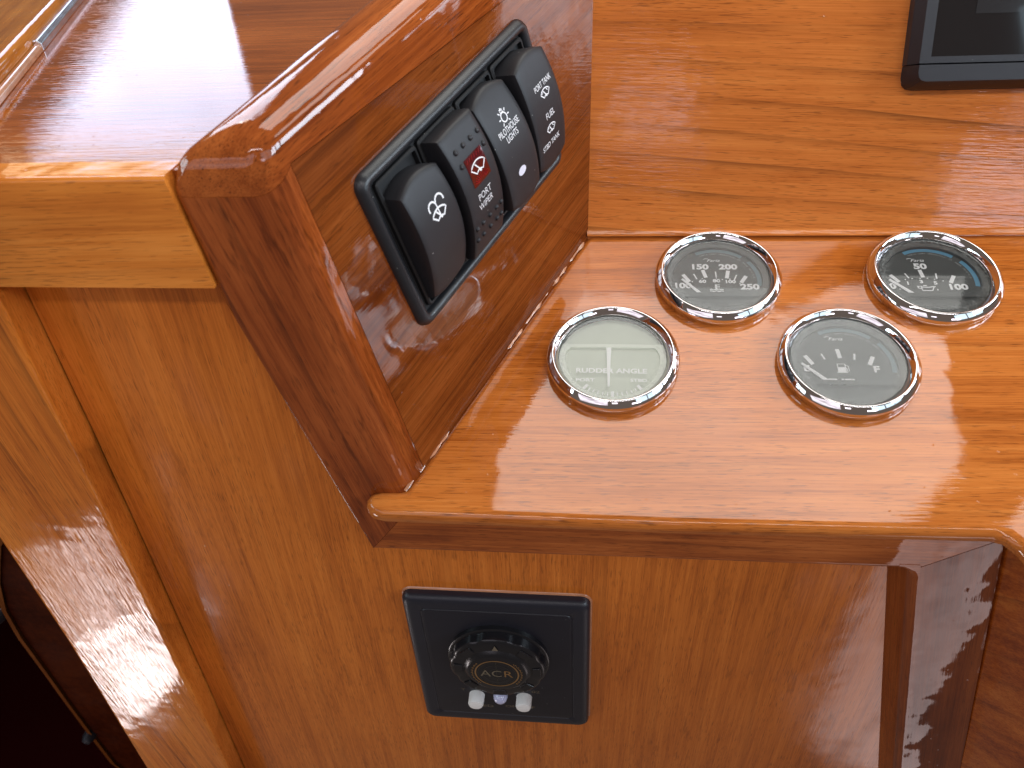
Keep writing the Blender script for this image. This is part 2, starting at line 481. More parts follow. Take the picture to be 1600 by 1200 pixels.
def thing(name, label, cat, loc, group=None, matrix=None, kind=None):
    o = bpy.data.objects.new(name, None)
    o.empty_display_size = 0.01
    COL.objects.link(o)
    if matrix is not None:
        o.matrix_world = matrix
        WL[o.name] = V((0, 0, 0))
    else:
        o.location = V(loc)
        WL[o.name] = V(loc)
    o['label'] = label
    o['category'] = cat
    if group:
        o['group'] = group
    if kind:
        o['kind'] = kind
    return o


def mesh(name, verts, faces, mat, parent=None, bevel=0.0, seg=3, smooth=True, ang=35, weld=False, local=False, bedges=None):
    me = bpy.data.meshes.new(name)
    org = V((0, 0, 0)) if local else (WL[parent.name] if parent else V((0, 0, 0)))
    me.from_pydata([V(v) - org for v in verts], [], faces)
    bm = bmesh.new()
    bm.from_mesh(me)
    if weld:
        bmesh.ops.remove_doubles(bm, verts=bm.verts, dist=1e-6)
    bmesh.ops.recalc_face_normals(bm, faces=bm.faces)
    if bedges:
        lay = bm.edges.layers.float.new('bevel_weight_edge')
        for e in bm.edges:
            if tuple(sorted(v.index for v in e.verts)) in bedges:
                e[lay] = 1.0
    bm.to_mesh(me)
    bm.free()
    me.materials.append(mat)
    o = bpy.data.objects.new(name, me)
    reg(o, parent, org)
    if local:
        o.location = (0, 0, 0)
    if smooth:
        me.polygons.foreach_set('use_smooth', [True] * len(me.polygons))
        if not bevel or bedges:
            me.set_sharp_from_angle(angle=R(ang))
    if bevel:
        b = o.modifiers.new('edge', 'BEVEL')
        b.width = bevel
        b.segments = seg
        b.limit_method = 'WEIGHT' if bedges else 'ANGLE'
        b.angle_limit = R(ang)
        b.harden_normals = True
    return o


def prism(name, poly, ext, mat, parent=None, ext_poly=None, **kw):
    n = len(poly)
    p0 = [V(p) for p in poly]
    p1 = [V(p) for p in ext_poly] if ext_poly else [p + V(ext) for p in p0]
    f = [list(range(n)), list(range(2 * n - 1, n - 1, -1))]
    f += [[i, (i + 1) % n, n + (i + 1) % n, n + i] for i in range(n)]
    return mesh(name, p0 + p1, f, mat, parent, **kw)


def lathe(name, prof, mat, parent, seg=64, local=True, centre=(0, 0, 0), axes=None, cap0=False, cap1=False, rfun=None, ang=35):
    ax = axes or (V((1, 0, 0)), V((0, 1, 0)), V((0, 0, 1)))
    c = V(centre)
    vs, fs = [], []
    for k, (r, h) in enumerate(prof):
        for i in range(seg):
            t = 2 * math.pi * i / seg
            rr = rfun(k, t, r) if rfun else r
            vs.append(c + ax[0] * (rr * math.cos(t)) + ax[1] * (rr * math.sin(t)) + ax[2] * h)
    for k in range(len(prof) - 1):
        for i in range(seg):
            j = (i + 1) % seg
            fs.append([k * seg + i, k * seg + j, (k + 1) * seg + j, (k + 1) * seg + i])
    if cap0:
        fs.append(list(range(seg - 1, -1, -1)))
    if cap1:
        fs.append([(len(prof) - 1) * seg + i for i in range(seg)])
    return mesh(name, vs, fs, mat, parent, local=local, ang=ang)


def text_tris(s, size, sx=1.0, bold=0.0, shear=0.0, spacing=1.0, align='CENTER'):
    cu = bpy.data.curves.new('t', 'FONT')
    cu.body = s
    cu.size = 1.0
    cu.align_x = align
    cu.align_y = 'CENTER'
    cu.offset = bold
    cu.shear = shear
    cu.space_character = spacing
    cu.resolution_u = 3
    o = bpy.data.objects.new('t', cu)
    COL.objects.link(o)
    dg = bpy.context.evaluated_depsgraph_get()
    me = bpy.data.meshes.new_from_object(o.evaluated_get(dg))
    vs = [(v.co.x, v.co.y) for v in me.vertices]
    fs = [list(p.vertices) for p in me.polygons]
    bpy.data.objects.remove(o)
    bpy.data.curves.remove(cu)
    bpy.data.meshes.remove(me)
    ys = [v[1] for v in vs]
    mid = (max(ys) + min(ys)) / 2
    cap = 0.73
    return [(x * size / cap * sx, (y - mid) * size / cap) for x, y in vs], fs


def ribbon(pts, wd, closed=False):
    """flat stroke along a polyline in 2D"""
    vs, fs = [], []
    n = len(pts)
    for i in range(n):
        a = V(pts[(i - 1) % n] if (closed or i > 0) else pts[i])
        b = V(pts[(i + 1) % n] if (closed or i < n - 1) else pts[i])
        d = (b - a)
        d = d.normalized() if d.length > 0 else V((1, 0))
        nrm = V((-d.y, d.x)) * wd / 2
        p = V(pts[i])
        vs += [tuple(p + nrm), tuple(p - nrm)]
    m = n if closed else n - 1
    for i in range(m):
        j = (i + 1) % n
        fs.append([2 * i, 2 * i + 1, 2 * j + 1, 2 * j])
    return vs, fs


def arc(cx, cy, r, a0, a1, n=14):
    return [(cx + r * math.cos(R(a0 + (a1 - a0) * i / n)), cy + r * math.sin(R(a0 + (a1 - a0) * i / n))) for i in range(n + 1)]


def disc(cx, cy, rx, ry, n=20, rot=0):
    c, s = math.cos(R(rot)), math.sin(R(rot))
    pts = [(rx * math.cos(2 * math.pi * i / n), ry * math.sin(2 * math.pi * i / n)) for i in range(n)]
    return [(cx + x * c - y * s, cy + x * s + y * c) for x, y in pts], [list(range(n))]


class Flat:
    """collects 2D print in millimetres, then lays it on a surface"""

    def __init__(self):
        self.v, self.f = [], []

    def add(self, vf, dx=0, dy=0, rot=0):
        v, f = vf
        c, s = math.cos(R(rot)), math.sin(R(rot))
        k = len(self.v)
        self.v += [(dx + x * c - y * s, dy + x * s + y * c) for x, y in v]
        self.f += [[i + k for i in q] for q in f]
        return self

    def text(self, s, x, y, size, **kw):
        rot = kw.pop('rot', 0)
        return self.add(text_tris(s, size, **kw), x, y, rot)

    def lay(self, name, mat, parent, fn, thick=0.0):
        return mesh(name, [fn(x, y) for x, y in self.v], self.f, mat, parent, local=True, smooth=False)


# ================================================================== the console woodwork
T = R(15.4)
CT, ST = math.cos(T), math.sin(T)


def L(x, y, z=0.0):
    """point of the tilted gauge shelf (metres along it) in the world"""
    return V((x, y * CT - z * ST, y * ST + z * CT))


NL = L(0, 0, 1)
FY = -0.0616           # front of the face frame
PY = -0.0466           # recessed front panel

console = thing('helm_console', 'varnished teak helm console with sloping gauge shelf, upright dash and framed front panel', 'console', (0.05, 0.0, -0.45))

# gauge shelf with a half-round nosing and a horn that laps over the left stile
horn = [(-0.0941, -0.0632), (-0.1040, -0.0634), (-0.1078, -0.0640), (-0.1098, -0.0657), (-0.1108, -0.0682), (-0.1104, -0.0710), (-0.1090, -0.0732), (-0.1065, -0.0748), (-0.1020, -0.0757)]
shelf = horn + [(0.02, -0.0765), (0.1455, -0.0750), (0.1500, -0.0762), (0.1535, -0.0805), (0.1560, -0.0855), (0.1650, -0.1000), (0.285, -0.300), (0.50, -0.300), (0.50, 0.0990), (-0.0173, 0.0990)]
prism('gauge_shelf', [L(x, y, 0) for x, y in shelf], NL * -0.0095, W_LEDGE, console, bevel=0.0043, seg=6, ang=50)

# upright dash behind the shelf
BU = V((0, 0.338, 0.9411)).normalized()
BN = V((0, -0.9411, 0.338)).normalized()
B0 = L(-0.0188, 0.0959)


def BK(x, v, h=0.0):
    return V((x, B0.y, B0.z)) + BU * v + BN * h


prism('dash_panel', [BK(-0.035, -0.01), BK(0.50, -0.01), BK(0.50, 0.22), BK(-0.035, 0.22)], BN * -0.018, W_BACK, console)
# thin varnished fillet along the joint
fil = [(0.0, 0.0), (0.0026, 0.0), (0.0019, 0.0011), (0.0008, 0.0022), (0.0, 0.0034)]
prism('fillet', [BK(-0.0180, b + 0.0006, a) for a, b in fil], V((0.50, 0, 0)), W_BACK, console, ang=60)


# left board carrying the switches: one solid, rounded over, cut at its joints into three pieces
def board():
    poly = [(-0.1567, 0.1372), (-0.1512, 0.0862), (-0.1157, -0.0576), (-0.0913, -0.0255), (-0.1213, 0.1372)]
    n = len(poly)
    run = AB * (0.1769 * 1.45)
    vs = [V((x, FY, z)) for x, z in poly]
    vs += [p + run for p in vs]
    fs = [list(range(n)), list(range(2 * n - 1, n - 1, -1))] + [[i, (i + 1) % n, n + (i + 1) % n, n + i] for i in range(n)]
    me = bpy.data.meshes.new('tmp')
    me.from_pydata(vs, [], fs)
    bm = bmesh.new()
    bm.from_mesh(me)
    bmesh.ops.recalc_face_normals(bm, faces=bm.faces)
    bm.verts.ensure_lookup_table()
    lay = bm.edges.layers.float.new('bevel_weight_edge')
    wts = {(0, 1): .30, (1, 2): .12, (3, 4): .40, (0, 4): .60, (4, 9): .40, (0, 5): 1.0}
    for e in bm.edges:
        k = tuple(sorted(v.index for v in e.verts))
        e[lay] = wts.get(k, 0)
    bm.to_mesh(me)
    bm.free()
    o = bpy.data.objects.new('tmp', me)
    COL.objects.link(o)
    b = o.modifiers.new('b', 'BEVEL')
    b.limit_method = 'WEIGHT'
    b.width = 0.0190
    b.segments = 7
    dg = bpy.context.evaluated_depsgraph_get()
    out = bpy.data.meshes.new_from_object(o.evaluated_get(dg))
    bpy.data.objects.remove(o)
    return out


def carve(name, src, cuts, mat, parent):
    """cuts: one or more lists of (point, normal, fill); each list is one convex piece, the pieces are welded"""
    me = bpy.data.meshes.new(name)
    org = WL[parent.name]
    whole = bmesh.new()
    for planes in cuts:
        bm = bmesh.new()
        bm.from_mesh(src)
        for co, no, fill in planes:               # keep the side the normal points away from
            g = bm.verts[:] + bm.edges[:] + bm.faces[:]
            r = bmesh.ops.bisect_plane(bm, geom=g, plane_co=co, plane_no=no, clear_outer=True)
            ed = [e for e in r['geom_cut'] if isinstance(e, bmesh.types.BMEdge)]
            if ed and fill:
                bmesh.ops.holes_fill(bm, edges=ed, sides=0)
        tmp = bpy.data.meshes.new('tmp')
        bm.to_mesh(tmp)
        bm.free()
        whole.from_mesh(tmp)
        bpy.data.meshes.remove(tmp)
    if len(cuts) > 1:
        bmesh.ops.remove_doubles(whole, verts=whole.verts, dist=2e-5)
    bmesh.ops.translate(whole, verts=whole.verts, vec=-org)
    bmesh.ops.recalc_face_normals(whole, faces=whole.faces)
    whole.to_mesh(me)
    whole.free()
    me.materials.append(mat)
    me.polygons.foreach_set('use_smooth', [True] * len(me.polygons))
    me.set_sharp_from_angle(angle=R(50))
    o = bpy.data.objects.new(name, me)
    reg(o, parent, org)
    wn = o.modifiers.new('normals', 'WEIGHTED_NORMAL')
    wn.keep_sharp = True
    return o


SA = V((-0.09407601, -0.0615996, -0.01696736))


def SP(u, v, h=0.0):
    """point on the switch face, millimetres"""
    return SA + AB * ((u + 0.05 * (v - 88)) * 1e-3) + UPS * (v * 1e-3) + ELN * (h * 1e-3)


src = board()
# joint line down the switch face (stile | panel), leaning like the stile
j0, j1 = SA + AB * 0.0137, SA + AB * 0.0334 + UPS * 0.1395
jn = (j1 - j0).cross(ELN).normalized()
if jn.dot(AB) < 0:
    jn = -jn
k0, k1 = SA + AB * 0.0255 + UPS * 0.1424, SA + AB * 0.1378 + UPS * 0.134
kn = (k1 - k0).cross(ELN).normalized()
if kn.z < 0:
    kn = -kn
g = 0.00012
fj = V((-0.12, FY, 0.1194))                   # cap | stile joint on the front
fn_ = V((0, -0.70, 0.89)).normalized()
carve('stile', src, [[(j0 - jn * g, jn, True), (fj - fn_ * g, fn_, True)]], W_STILE, console)
carve('switch_panel', src, [[(j0 + jn * g, -jn, True), (k0 - kn * g, kn, True)]], W_SWITCH, console)
carve('cap', src, [[(j0, jn, False), (fj + fn_ * g, -fn_, True)], [(j0, -jn, False), (k0 + kn * g, -kn, True)]], W_CAP, console)

# rail under the nosing, mitred to the stiles
prism('rail', [V((-0.1155, FY, -0.0576)), V((0.1253, FY, -0.0566)), V((0.1568, FY, -0.0340)), V((0.156, FY, -0.0290)), V((-0.0937, FY, -0.0290))],
      V((0, 0.020, 0)), W_RAIL, console, bevel=0.0034, seg=6, bedges={(0, 1)})
# splayed right stile
fr = [(0.1256, -0.0569), (0.1611, -0.2290), (0.2007, -0.4200), (0.2330, -0.4200), (0.1943, -0.2243), (0.1571, -0.0343)]
bk = [(x - 0.0062, z) if i < 3 else (x, z) for i, (x, z) in enumerate(fr)]
prism('stile', [V((x, FY, z)) for x, z in fr], None, W_RSTILE, console, ext_poly=[V((x, PY + 0.003, z)) for x, z in bk], bevel=0.0034, seg=6, bedges={(0, 1), (1, 2)})
# rounded inner corner of the frame
cA, cB = V((0.1256, FY - 0.0002, -0.0566)), V((0.2029, 0, -1)).normalized()
rad = 0.0068
e1_, e2_ = V((-1, 0, 0)), cB
half = math.acos(max(-1, min(1, e1_.dot(e2_)))) / 2
tl = rad / math.tan(half)
cc = cA + (e1_ + e2_).normalized() * (rad / math.sin(half))
t0_, t1_ = cA + e1_ * tl, cA + e2_ * tl
a0_, a1_ = math.atan2(t0_.z - cc.z, t0_.x - cc.x), math.atan2(t1_.z - cc.z, t1_.x - cc.x)
if a0_ < a1_ - math.pi:
    a0_ += 2 * math.pi
if a0_ - a1_ > math.pi:
    a1_ += 2 * math.pi
arc_ = [cc + V((rad * math.cos(a0_ + (a1_ - a0_) * i / 10), 0, rad * math.sin(a0_ + (a1_ - a0_) * i / 10))) for i in range(11)]
cor = [cA + V((0.003, 0, 0.004))] + [arc_[0] + V((0, 0, 0.0040))] + arc_ + [arc_[-1] + V((0.0040, 0, 0))]
prism('corner_fillet', cor, V((0, 0.016, 0)), W_RAIL, console, bevel=0.0033, seg=6, bedges={(k, k + 1) for k in range(2, 12)})
# recessed front panel
prism('front_panel', [V((-0.2370, PY, 0.092)), V((-0.2392, PY, 0.0021)), V((-0.2430, PY, -0.0900)), V((-0.2524, PY, -0.2772)), V((-0.2609, PY, -0.44)), V((0.20, PY, -0.44)), V((0.16, PY, -0.03)), V((-0.10, PY, -0.03)), V((-0.14, PY, 0.092))],
      V((0, 0.012, 0)), W_FRONT, console, smooth=False)
# face of the wing that runs towards the viewer on the right
sd = V((0.50, -0.866, 0))
prism('wing_panel', [V((0.1545, FY + 0.0045, -0.022)), V((0.1922, FY + 0.0045, -0.2243)), V((0.2310, FY + 0.0045, -0.4200)), V((0.2310, FY + 0.0045, -0.42)) + sd * 0.35, V((0.1545, FY + 0.0045, -0.1055)) + sd * 0.35],
      V((0.012, 0.007, 0)), W_SIDE, console, smooth=False)

# ragged bead of varnish / sealant in the shelf joint
vs, fs = [], []
N = 90
for i in range(N + 1):
    t = i / N
    p = L(-0.0941 + (0.0753) * t, -0.0639 + 0.1598 * t)
    amp = 1.0 if 0.06 < t < 0.2 or t > 0.5 else 0.25
    nzv = 0.5 + 0.5 * math.sin(i * 0.9) * math.sin(i * 0.37 + 1) + 0.35 * (random.random() - 0.5)
    wd = 0.0007 + 0.0016 * max(0, nzv) * amp
    hh = 0.0004 + 0.0006 * max(0, nzv) * amp
    side = (L(1, 0) - L(0, 0)) * 0.93 - (L(0, 1) - L(0, 0)) * 0.3
    vs += [p - side * 0.0003 + NL * hh, p + side * wd * 0.6 + NL * (0.0004 + 0.0004 * random.random()), p + side * wd + NL * 0.00008]
    if i:
        a, b = 3 * (i - 1), 3 * i
        fs += [[a, a + 1, b + 1, b], [a + 1, a + 2, b + 2, b + 1]]
mesh('sealant_bead', vs, fs, M_SEAL, console, ang=80)
# ================================================================== side counter on the left
counter = thing('side_counter', 'glossy teak side counter with a pale golden fascia, reflecting the window', 'counter', (-0.25, 0.1, 0.0853))
prism('counter_top', [V((-0.52, -0.0560, 0.1268)), V((-0.1400, -0.0560, 0.1268)), V((0.178, 0.60, 0.1268)), V((-0.52, 0.60, 0.1268))],
      V((0, 0, -0.012)), W_COUNTER, counter, smooth=False)
prism('fascia', [V((-0.2372, FY - 0.0012, 0.0855)), V((-0.1493, FY - 0.0012, 0.0852)), V((-0.1545, FY - 0.0012, 0.1272)), V((-0.2520, FY - 0.0012, 0.1272))],
      V((0, 0.014, 0)), W_FASCIA, counter, bevel=0.0018, seg=4, bedges={(2, 3)})
# batten with an aluminium channel at its foot
bd = V((0.3586, -0.9335, 0)).normalized()
bl = V((-0.9335, -0.3586, 0))
b0 = V((-0.3464, 0.2284, 0.1268)) - bd * 0.25
prof = [(0.0, 0), (0.0, 0.010), (0.058, 0.010), (0.058, 0)]
prism('batten', [b0 + bl * (a + 0.0030) + V((0, 0, h)) for a, h in prof], bd * 0.62, W_BATTEN, counter, bevel=0.0035, seg=4)
prof = [(-0.0012, 0), (-0.0012, 0.0035), (0.0006, 0.0052), (0.0030, 0.0052), (0.0030, 0)]
prism('metal_channel', [b0 + bl * a + V((0, 0, h)) for a, h in prof], bd * 0.385, M_METAL, counter, bevel=0.0004, seg=2)
prism('sealant_bead', [b0 + bd * 0.385 + bl * (a * 0.9) + V((0, 0, h * 0.7)) for a, h in prof], bd * 0.235, M_SEAL, counter, bevel=0.0006, seg=2)
prof = [(0.0612, 0), (0.0612, 0.016), (0.070, 0.016), (0.070, 0)]
prism('window_channel', [b0 + bl * a + V((0, 0, h)) for a, h in prof], bd * 0.62, M_METAL, counter, bevel=0.001, seg=2)

# ================================================================== jamb at the left and the dark cabin beyond it
jamb = thing('door_jamb', 'upright teak door jamb with a bright sheen, beside the dark doorway', 'door jamb', (-0.27, -0.055, -0.45))
JY = -0.065
fr = [(-0.2338, 0.083), (-0.2360, 0.0021), (-0.2397, -0.0900), (-0.2490, -0.2772), (-0.2575, -0.44), (-0.3150, -0.44), (-0.3096, -0.2857), (-0.3030, -0.1379), (-0.3015, -0.02), (-0.3010, 0.083)]
bk = [(x - 0.0049, z) if i < 5 else (x, z) for i, (x, z) in enumerate(fr)]
prism('jamb_board', [V((x, JY, z)) for x, z in fr], None, W_JAMB, jamb, ext_poly=[V((x, PY + 0.004, z)) for x, z in bk], bevel=0.0024, seg=3)
cl_ = [(-0.2360, 0.086), (-0.2382, 0.0021), (-0.2420, -0.0900), (-0.2514, -0.2772), (-0.2599, -0.44)]  # dark strip laid in the open gap in place of its shade
prism('gap_strip', [V((x, PY + 0.002, z)) for x, z in cl_] + [V((x - 0.0048, PY + 0.002, z)) for x, z in cl_[::-1]],
      V((0, 0.003, 0)), M_GAP, jamb, smooth=False)

cabin = thing('lower_cabin', 'mahogany cabin seen through the doorway, its shade put into the colour', 'cabin', (-0.45, 0.0, -0.62), kind='structure')
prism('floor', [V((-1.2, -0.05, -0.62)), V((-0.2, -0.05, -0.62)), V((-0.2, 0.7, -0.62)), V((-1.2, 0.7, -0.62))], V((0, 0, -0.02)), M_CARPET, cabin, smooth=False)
prism('wall', [V((-1.2, 0.45, -0.62)), V((-0.2, 0.45, -0.62)), V((-0.2, 0.45, 0.12)), V((-1.2, 0.45, 0.12))], V((0, 0.02, 0)), W_DARK, cabin, smooth=False)  # cabin walls added to block light from the dark opening
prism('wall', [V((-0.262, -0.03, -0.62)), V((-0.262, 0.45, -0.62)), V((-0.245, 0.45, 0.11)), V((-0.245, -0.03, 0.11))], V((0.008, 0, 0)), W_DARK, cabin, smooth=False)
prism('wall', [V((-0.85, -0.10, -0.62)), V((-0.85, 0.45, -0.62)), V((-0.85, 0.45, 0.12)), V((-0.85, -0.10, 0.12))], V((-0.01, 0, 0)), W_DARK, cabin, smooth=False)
# half-open leaf with a rounded head
leaf = thing('cabin_door', 'dim teak door leaf with a rounded corner in the dark doorway', 'door', (-0.36, 0.08, -0.60))
LYp = 0.06


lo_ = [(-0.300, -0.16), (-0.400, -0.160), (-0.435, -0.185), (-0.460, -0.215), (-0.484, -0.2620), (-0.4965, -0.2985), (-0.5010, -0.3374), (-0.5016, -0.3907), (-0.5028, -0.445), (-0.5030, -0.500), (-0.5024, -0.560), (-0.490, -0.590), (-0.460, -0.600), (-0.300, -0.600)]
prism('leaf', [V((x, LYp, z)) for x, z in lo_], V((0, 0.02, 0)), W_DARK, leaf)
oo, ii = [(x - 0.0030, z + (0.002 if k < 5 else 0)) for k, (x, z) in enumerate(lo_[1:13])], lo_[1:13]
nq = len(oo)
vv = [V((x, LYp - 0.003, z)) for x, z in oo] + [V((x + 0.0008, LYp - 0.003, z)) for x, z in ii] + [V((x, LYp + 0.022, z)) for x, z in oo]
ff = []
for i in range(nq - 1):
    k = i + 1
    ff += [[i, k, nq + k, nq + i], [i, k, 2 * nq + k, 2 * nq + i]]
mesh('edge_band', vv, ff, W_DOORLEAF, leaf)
for hx, hz in ((-0.5075, -0.3075), (-0.5070, -0.5044)):
    lathe('hinge_pin', [(0.0, 0.006), (0.004, 0.005), (0.006, 0.0), (0.006, -0.006)], M_PIVOT, leaf, seg=12, local=False,
          centre=(hx, LYp - 0.004, hz), axes=(V((1, 0, 0)), V((0, 0, 1)), V((0, -1, 0))))


# ================================================================== gauges
def gauge(name, label, cx, cy, glass, cover_mat, dial_mat, build, flip=False):
    m = Matrix.Rotation(T, 4, 'X')
    m.translation = L(cx, cy, 0.0)
    t = thing(name, label, 'gauge', None, group='round chrome gauges on the shelf', matrix=m)
    if gauge.proto is None:
        bz = lathe('bezel', [(0.0300, -0.0004), (0.0306, 0.0), (0.0311, 0.0008), (0.0314, 0.0034), (0.0313, 0.0046), (0.0309, 0.0053),
                             (0.0298, 0.0064), (0.0289, 0.0073), (0.0285, 0.0076), (0.0281, 0.0076), (0.0277, 0.0073), (0.0268, 0.0063), (0.0260, 0.0053), (0.0256, 0.0046), (0.0255, 0.0042)],
                   M_CHROME, t, seg=128, ang=70)
        rg = lathe('inner_ring', [(0.0257, 0.0043), (0.0254, 0.0043), (0.0253, 0.0012)], M_SOCKET, t, seg=96)
        gauge.proto = (bz, rg)
    else:
        for o in gauge.proto:
            c = o.copy()
            COL.objects.link(c)
            c.parent = t
    gl = lathe('glass', [(0.0255, 0.0034), (0.0255, 0.0040)], glass, t, seg=64, cap1=True)
    # dial plate and the cover in front of it with its D-shaped opening
    vs, fs = disc(0, 0, 0.0254, 0.0254, 64)
    mesh('dial', [V((x, y, 0.0008)) for x, y in vs], fs, dial_mat, t, local=True, smooth=False)
    # opening outline: circle of 22.3 mm cut by a chord with small corners
    ro, ch = 0.0223, -0.0101
    k = -1 if flip else 1
    if flip:
        ch = -0.0068
    a0 = math.asin(ch / ro)
    op = []
    na = 60
    for i in range(na + 1):
        a = a0 + 0.16 + (math.pi - 2 * (a0 + 0.16)) * i / na
        op.append((ro * math.cos(a), ro * math.sin(a)))
    xc = ro * math.cos(a0)
    cl = [(-xc + 0.0000, ch + 0.0016), (-xc + 0.0008, ch + 0.0004), (-xc + 0.0025, ch)]
    op += cl + [(-x, y) for x, y in cl[::-1]]
    op = [(x, k * y) for x, y in op]
    vs, fs = [], []
    n = len(op)
    for x, y in op:
        a = math.atan2(y, x)
        vs += [V((x, y, 0.0022)), V((0.0254 * math.cos(a), 0.0254 * math.sin(a), 0.0024)), V((x, y, 0.0008))]
    for i in range(n):
        j = (i + 1) % n
        fs += [[3 * i, 3 * i + 1, 3 * j + 1, 3 * j], [3 * i, 3 * j, 3 * j + 2, 3 * i + 2]]
    mesh('dial_cover', vs, fs, cover_mat, t, local=True, ang=30)
    build(t)
    return t


gauge.proto = None


def on_dial(h):
    return lambda x, y: V((x * 1e-3, y * 1e-3, h))


def tick(F, x0, y0, x1, y1, wd):
    F.add(ribbon([(x0, y0), (x1, y1)], wd))


def needle(t, x0, y0, x1, y1, w0, w1, h=0.0015, mat=None):
    d = V((x1 - x0, y1 - y0)).normalized()
    n = V((-d.y, d.x))
    p = [V((x0, y0)) + n * w0 / 2, V((x0, y0)) - n * w0 / 2, V((x1, y1)) - n * w1 / 2, V((x1, y1)) + n * w1 / 2]
    vs = [V((q.x * 1e-3, q.y * 1e-3, z)) for z in (h, h - 0.0003) for q in p]
    mesh('needle', vs, [[0, 1, 2, 3], [7, 6, 5, 4], [0, 4, 5, 1], [1, 5, 6, 2], [2, 6, 7, 3], [3, 7, 4, 0]], mat or M_WHITEPRINT, t, local=True, smooth=False)


def maker_print(t, blue, fx=-1.2, fy=13.8, strong=True):
    F = Flat()
    F.text('Faria', fx, fy, 2.0, sx=1.25, bold=0.004, shear=0.35)
    F.add(ribbon([(fx - 4.9, fy + 0.9), (fx - 3.8, fy + 1.35), (fx - 2.4, fy + 1.2)], 0.28))
    F.lay('maker_script', M_WHITEPRINT if strong else M_WHITEPRINT, t, on_dial(0.00088))
    F = Flat()
    R0 = 18.6

    def ring_text(s, a0, a1, size):
        for i, chx in enumerate(s):
            if chx == ' ':
                continue
            a = a0 + (a1 - a0) * i / max(1, len(s) - 1)
            F.text(chx, R0 * math.sin(R(a)), R0 * math.cos(R(a)), size, rot=-a)
    ring_text('FARIA CORP', -24, 2, 1.0)
    ring_text('UNCASVILLE, CT', 8, 42, 1.0)
    ring_text('MADE IN U.S.A.', 50, 88, 1.0)
    F.lay('rim_lettering', M_DIMPRINT, t, on_dial(0.00087))
    F = Flat()
    for a0, a1 in ((-28, 40), (52, 102)):
        pts_o = [(20.9 * math.sin(R(a0 + (a1 - a0) * i / 24)), 20.9 * math.cos(R(a0 + (a1 - a0) * i / 24))) for i in range(25)]
        F.add(ribbon(pts_o, 2.2))
    F.lay('light_ring', blue, t, on_dial(0.00086))


def rudder(t):
    F = Flat()
    F.text('RUDDER ANGLE', -0.6, -7.6, 2.8, sx=1.18, bold=0.035)
    F.text('PORT', -12.7, -13.2, 1.8, sx=1.42, bold=0.035)
    F.text('STBD', 12.1, -13.0, 1.8, sx=1.34, bold=0.035)
    for i in range(13):
        a = -36 + 6 * i
        big = i in (0, 6, 12)
        r0, r1 = (19.6, 22.6) if big else (20.3, 22.3)
        F.add(ribbon([(r0 * math.sin(R(a)), -r0 * math.cos(R(a))), (r1 * math.sin(R(a)), -r1 * math.cos(R(a)))], 1.5 if big else 0.5))
    F.lay('dial_lettering', M_WHITE2, t, on_dial(0.00255))
    needle(t, -1.7, 6.1, -1.8, -17.3, 2.3, 0.9, h=0.0031, mat=M_WHITE2)


def temperature(t):
    F = Flat()
    kw = dict(sx=1.22, bold=0.045)
    F.text('100', -17.8, -4.2, 3.7, **kw)
    F.text('150', -8.4, 9.2, 3.7, **kw)
    F.text('200', 6.1, 9.2, 3.7, **kw)
    F.text('250', 15.7, -4.9, 3.7, **kw)
    F.text('60', -7.5, -1.2, 2.2, **kw)
    F.text('80', -0.5, -0.8, 2.2, **kw)
    F.text('100', 6.3, -1.4, 2.2, **kw)
    for x0, y0, x1, y1, wd in ((-17.1, 3.6, -14.0, -1.6, 1.9), (-11.6, 4.0, -10.2, 0.3, .7), (-6.9, 6.9, -5.6, 1.4, 1.9), (-.5, 5.8, -.4, 1.9, .7),
                               (5.9, 6.4, 4.8, 0.9, 1.9), (9.9, 3.4, 8.4, -.4, .7), (14.6, 2.6, 11.7, -2.2, 1.9)):
        tick(F, x0, y0, x1, y1, wd)
    for x, y in ((-12.6, -1.5), (-7.5, 0.7), (-.4, 1.2), (6.3, .4), (11.0, -2.8), (2.5, .1)):
        F.add(disc(x, y, .38, .38, 8))
    # thermometer in waves
    F.add(ribbon([(-1.0, -3.4), (-1.0, -7.2)], 1.0))
    for k in range(3):
        F.add(ribbon([(-.6, -3.7 - 1.1 * k), (.9, -3.7 - 1.1 * k)], .4))
    for yy in (-7.0, -8.1):
        F.add(ribbon([(-4.2 + .45 * i, yy + .28 * math.sin(i * 1.1)) for i in range(16)], .5))
    for x in (-6.9, -4.2, -1.2, 1.6, 3.9):
        F.add(ribbon([(x - .9, -9.9), (x + .9, -9.9)], .45))
    F.lay('dial_lettering', M_WHITEPRINT, t, on_dial(0.0009))
    maker_print(t, M_BLUEDIM, -1.2, 13.8)
    needle(t, -17.8, 0.0, -9.0, -10.3, 1.2, 1.7)


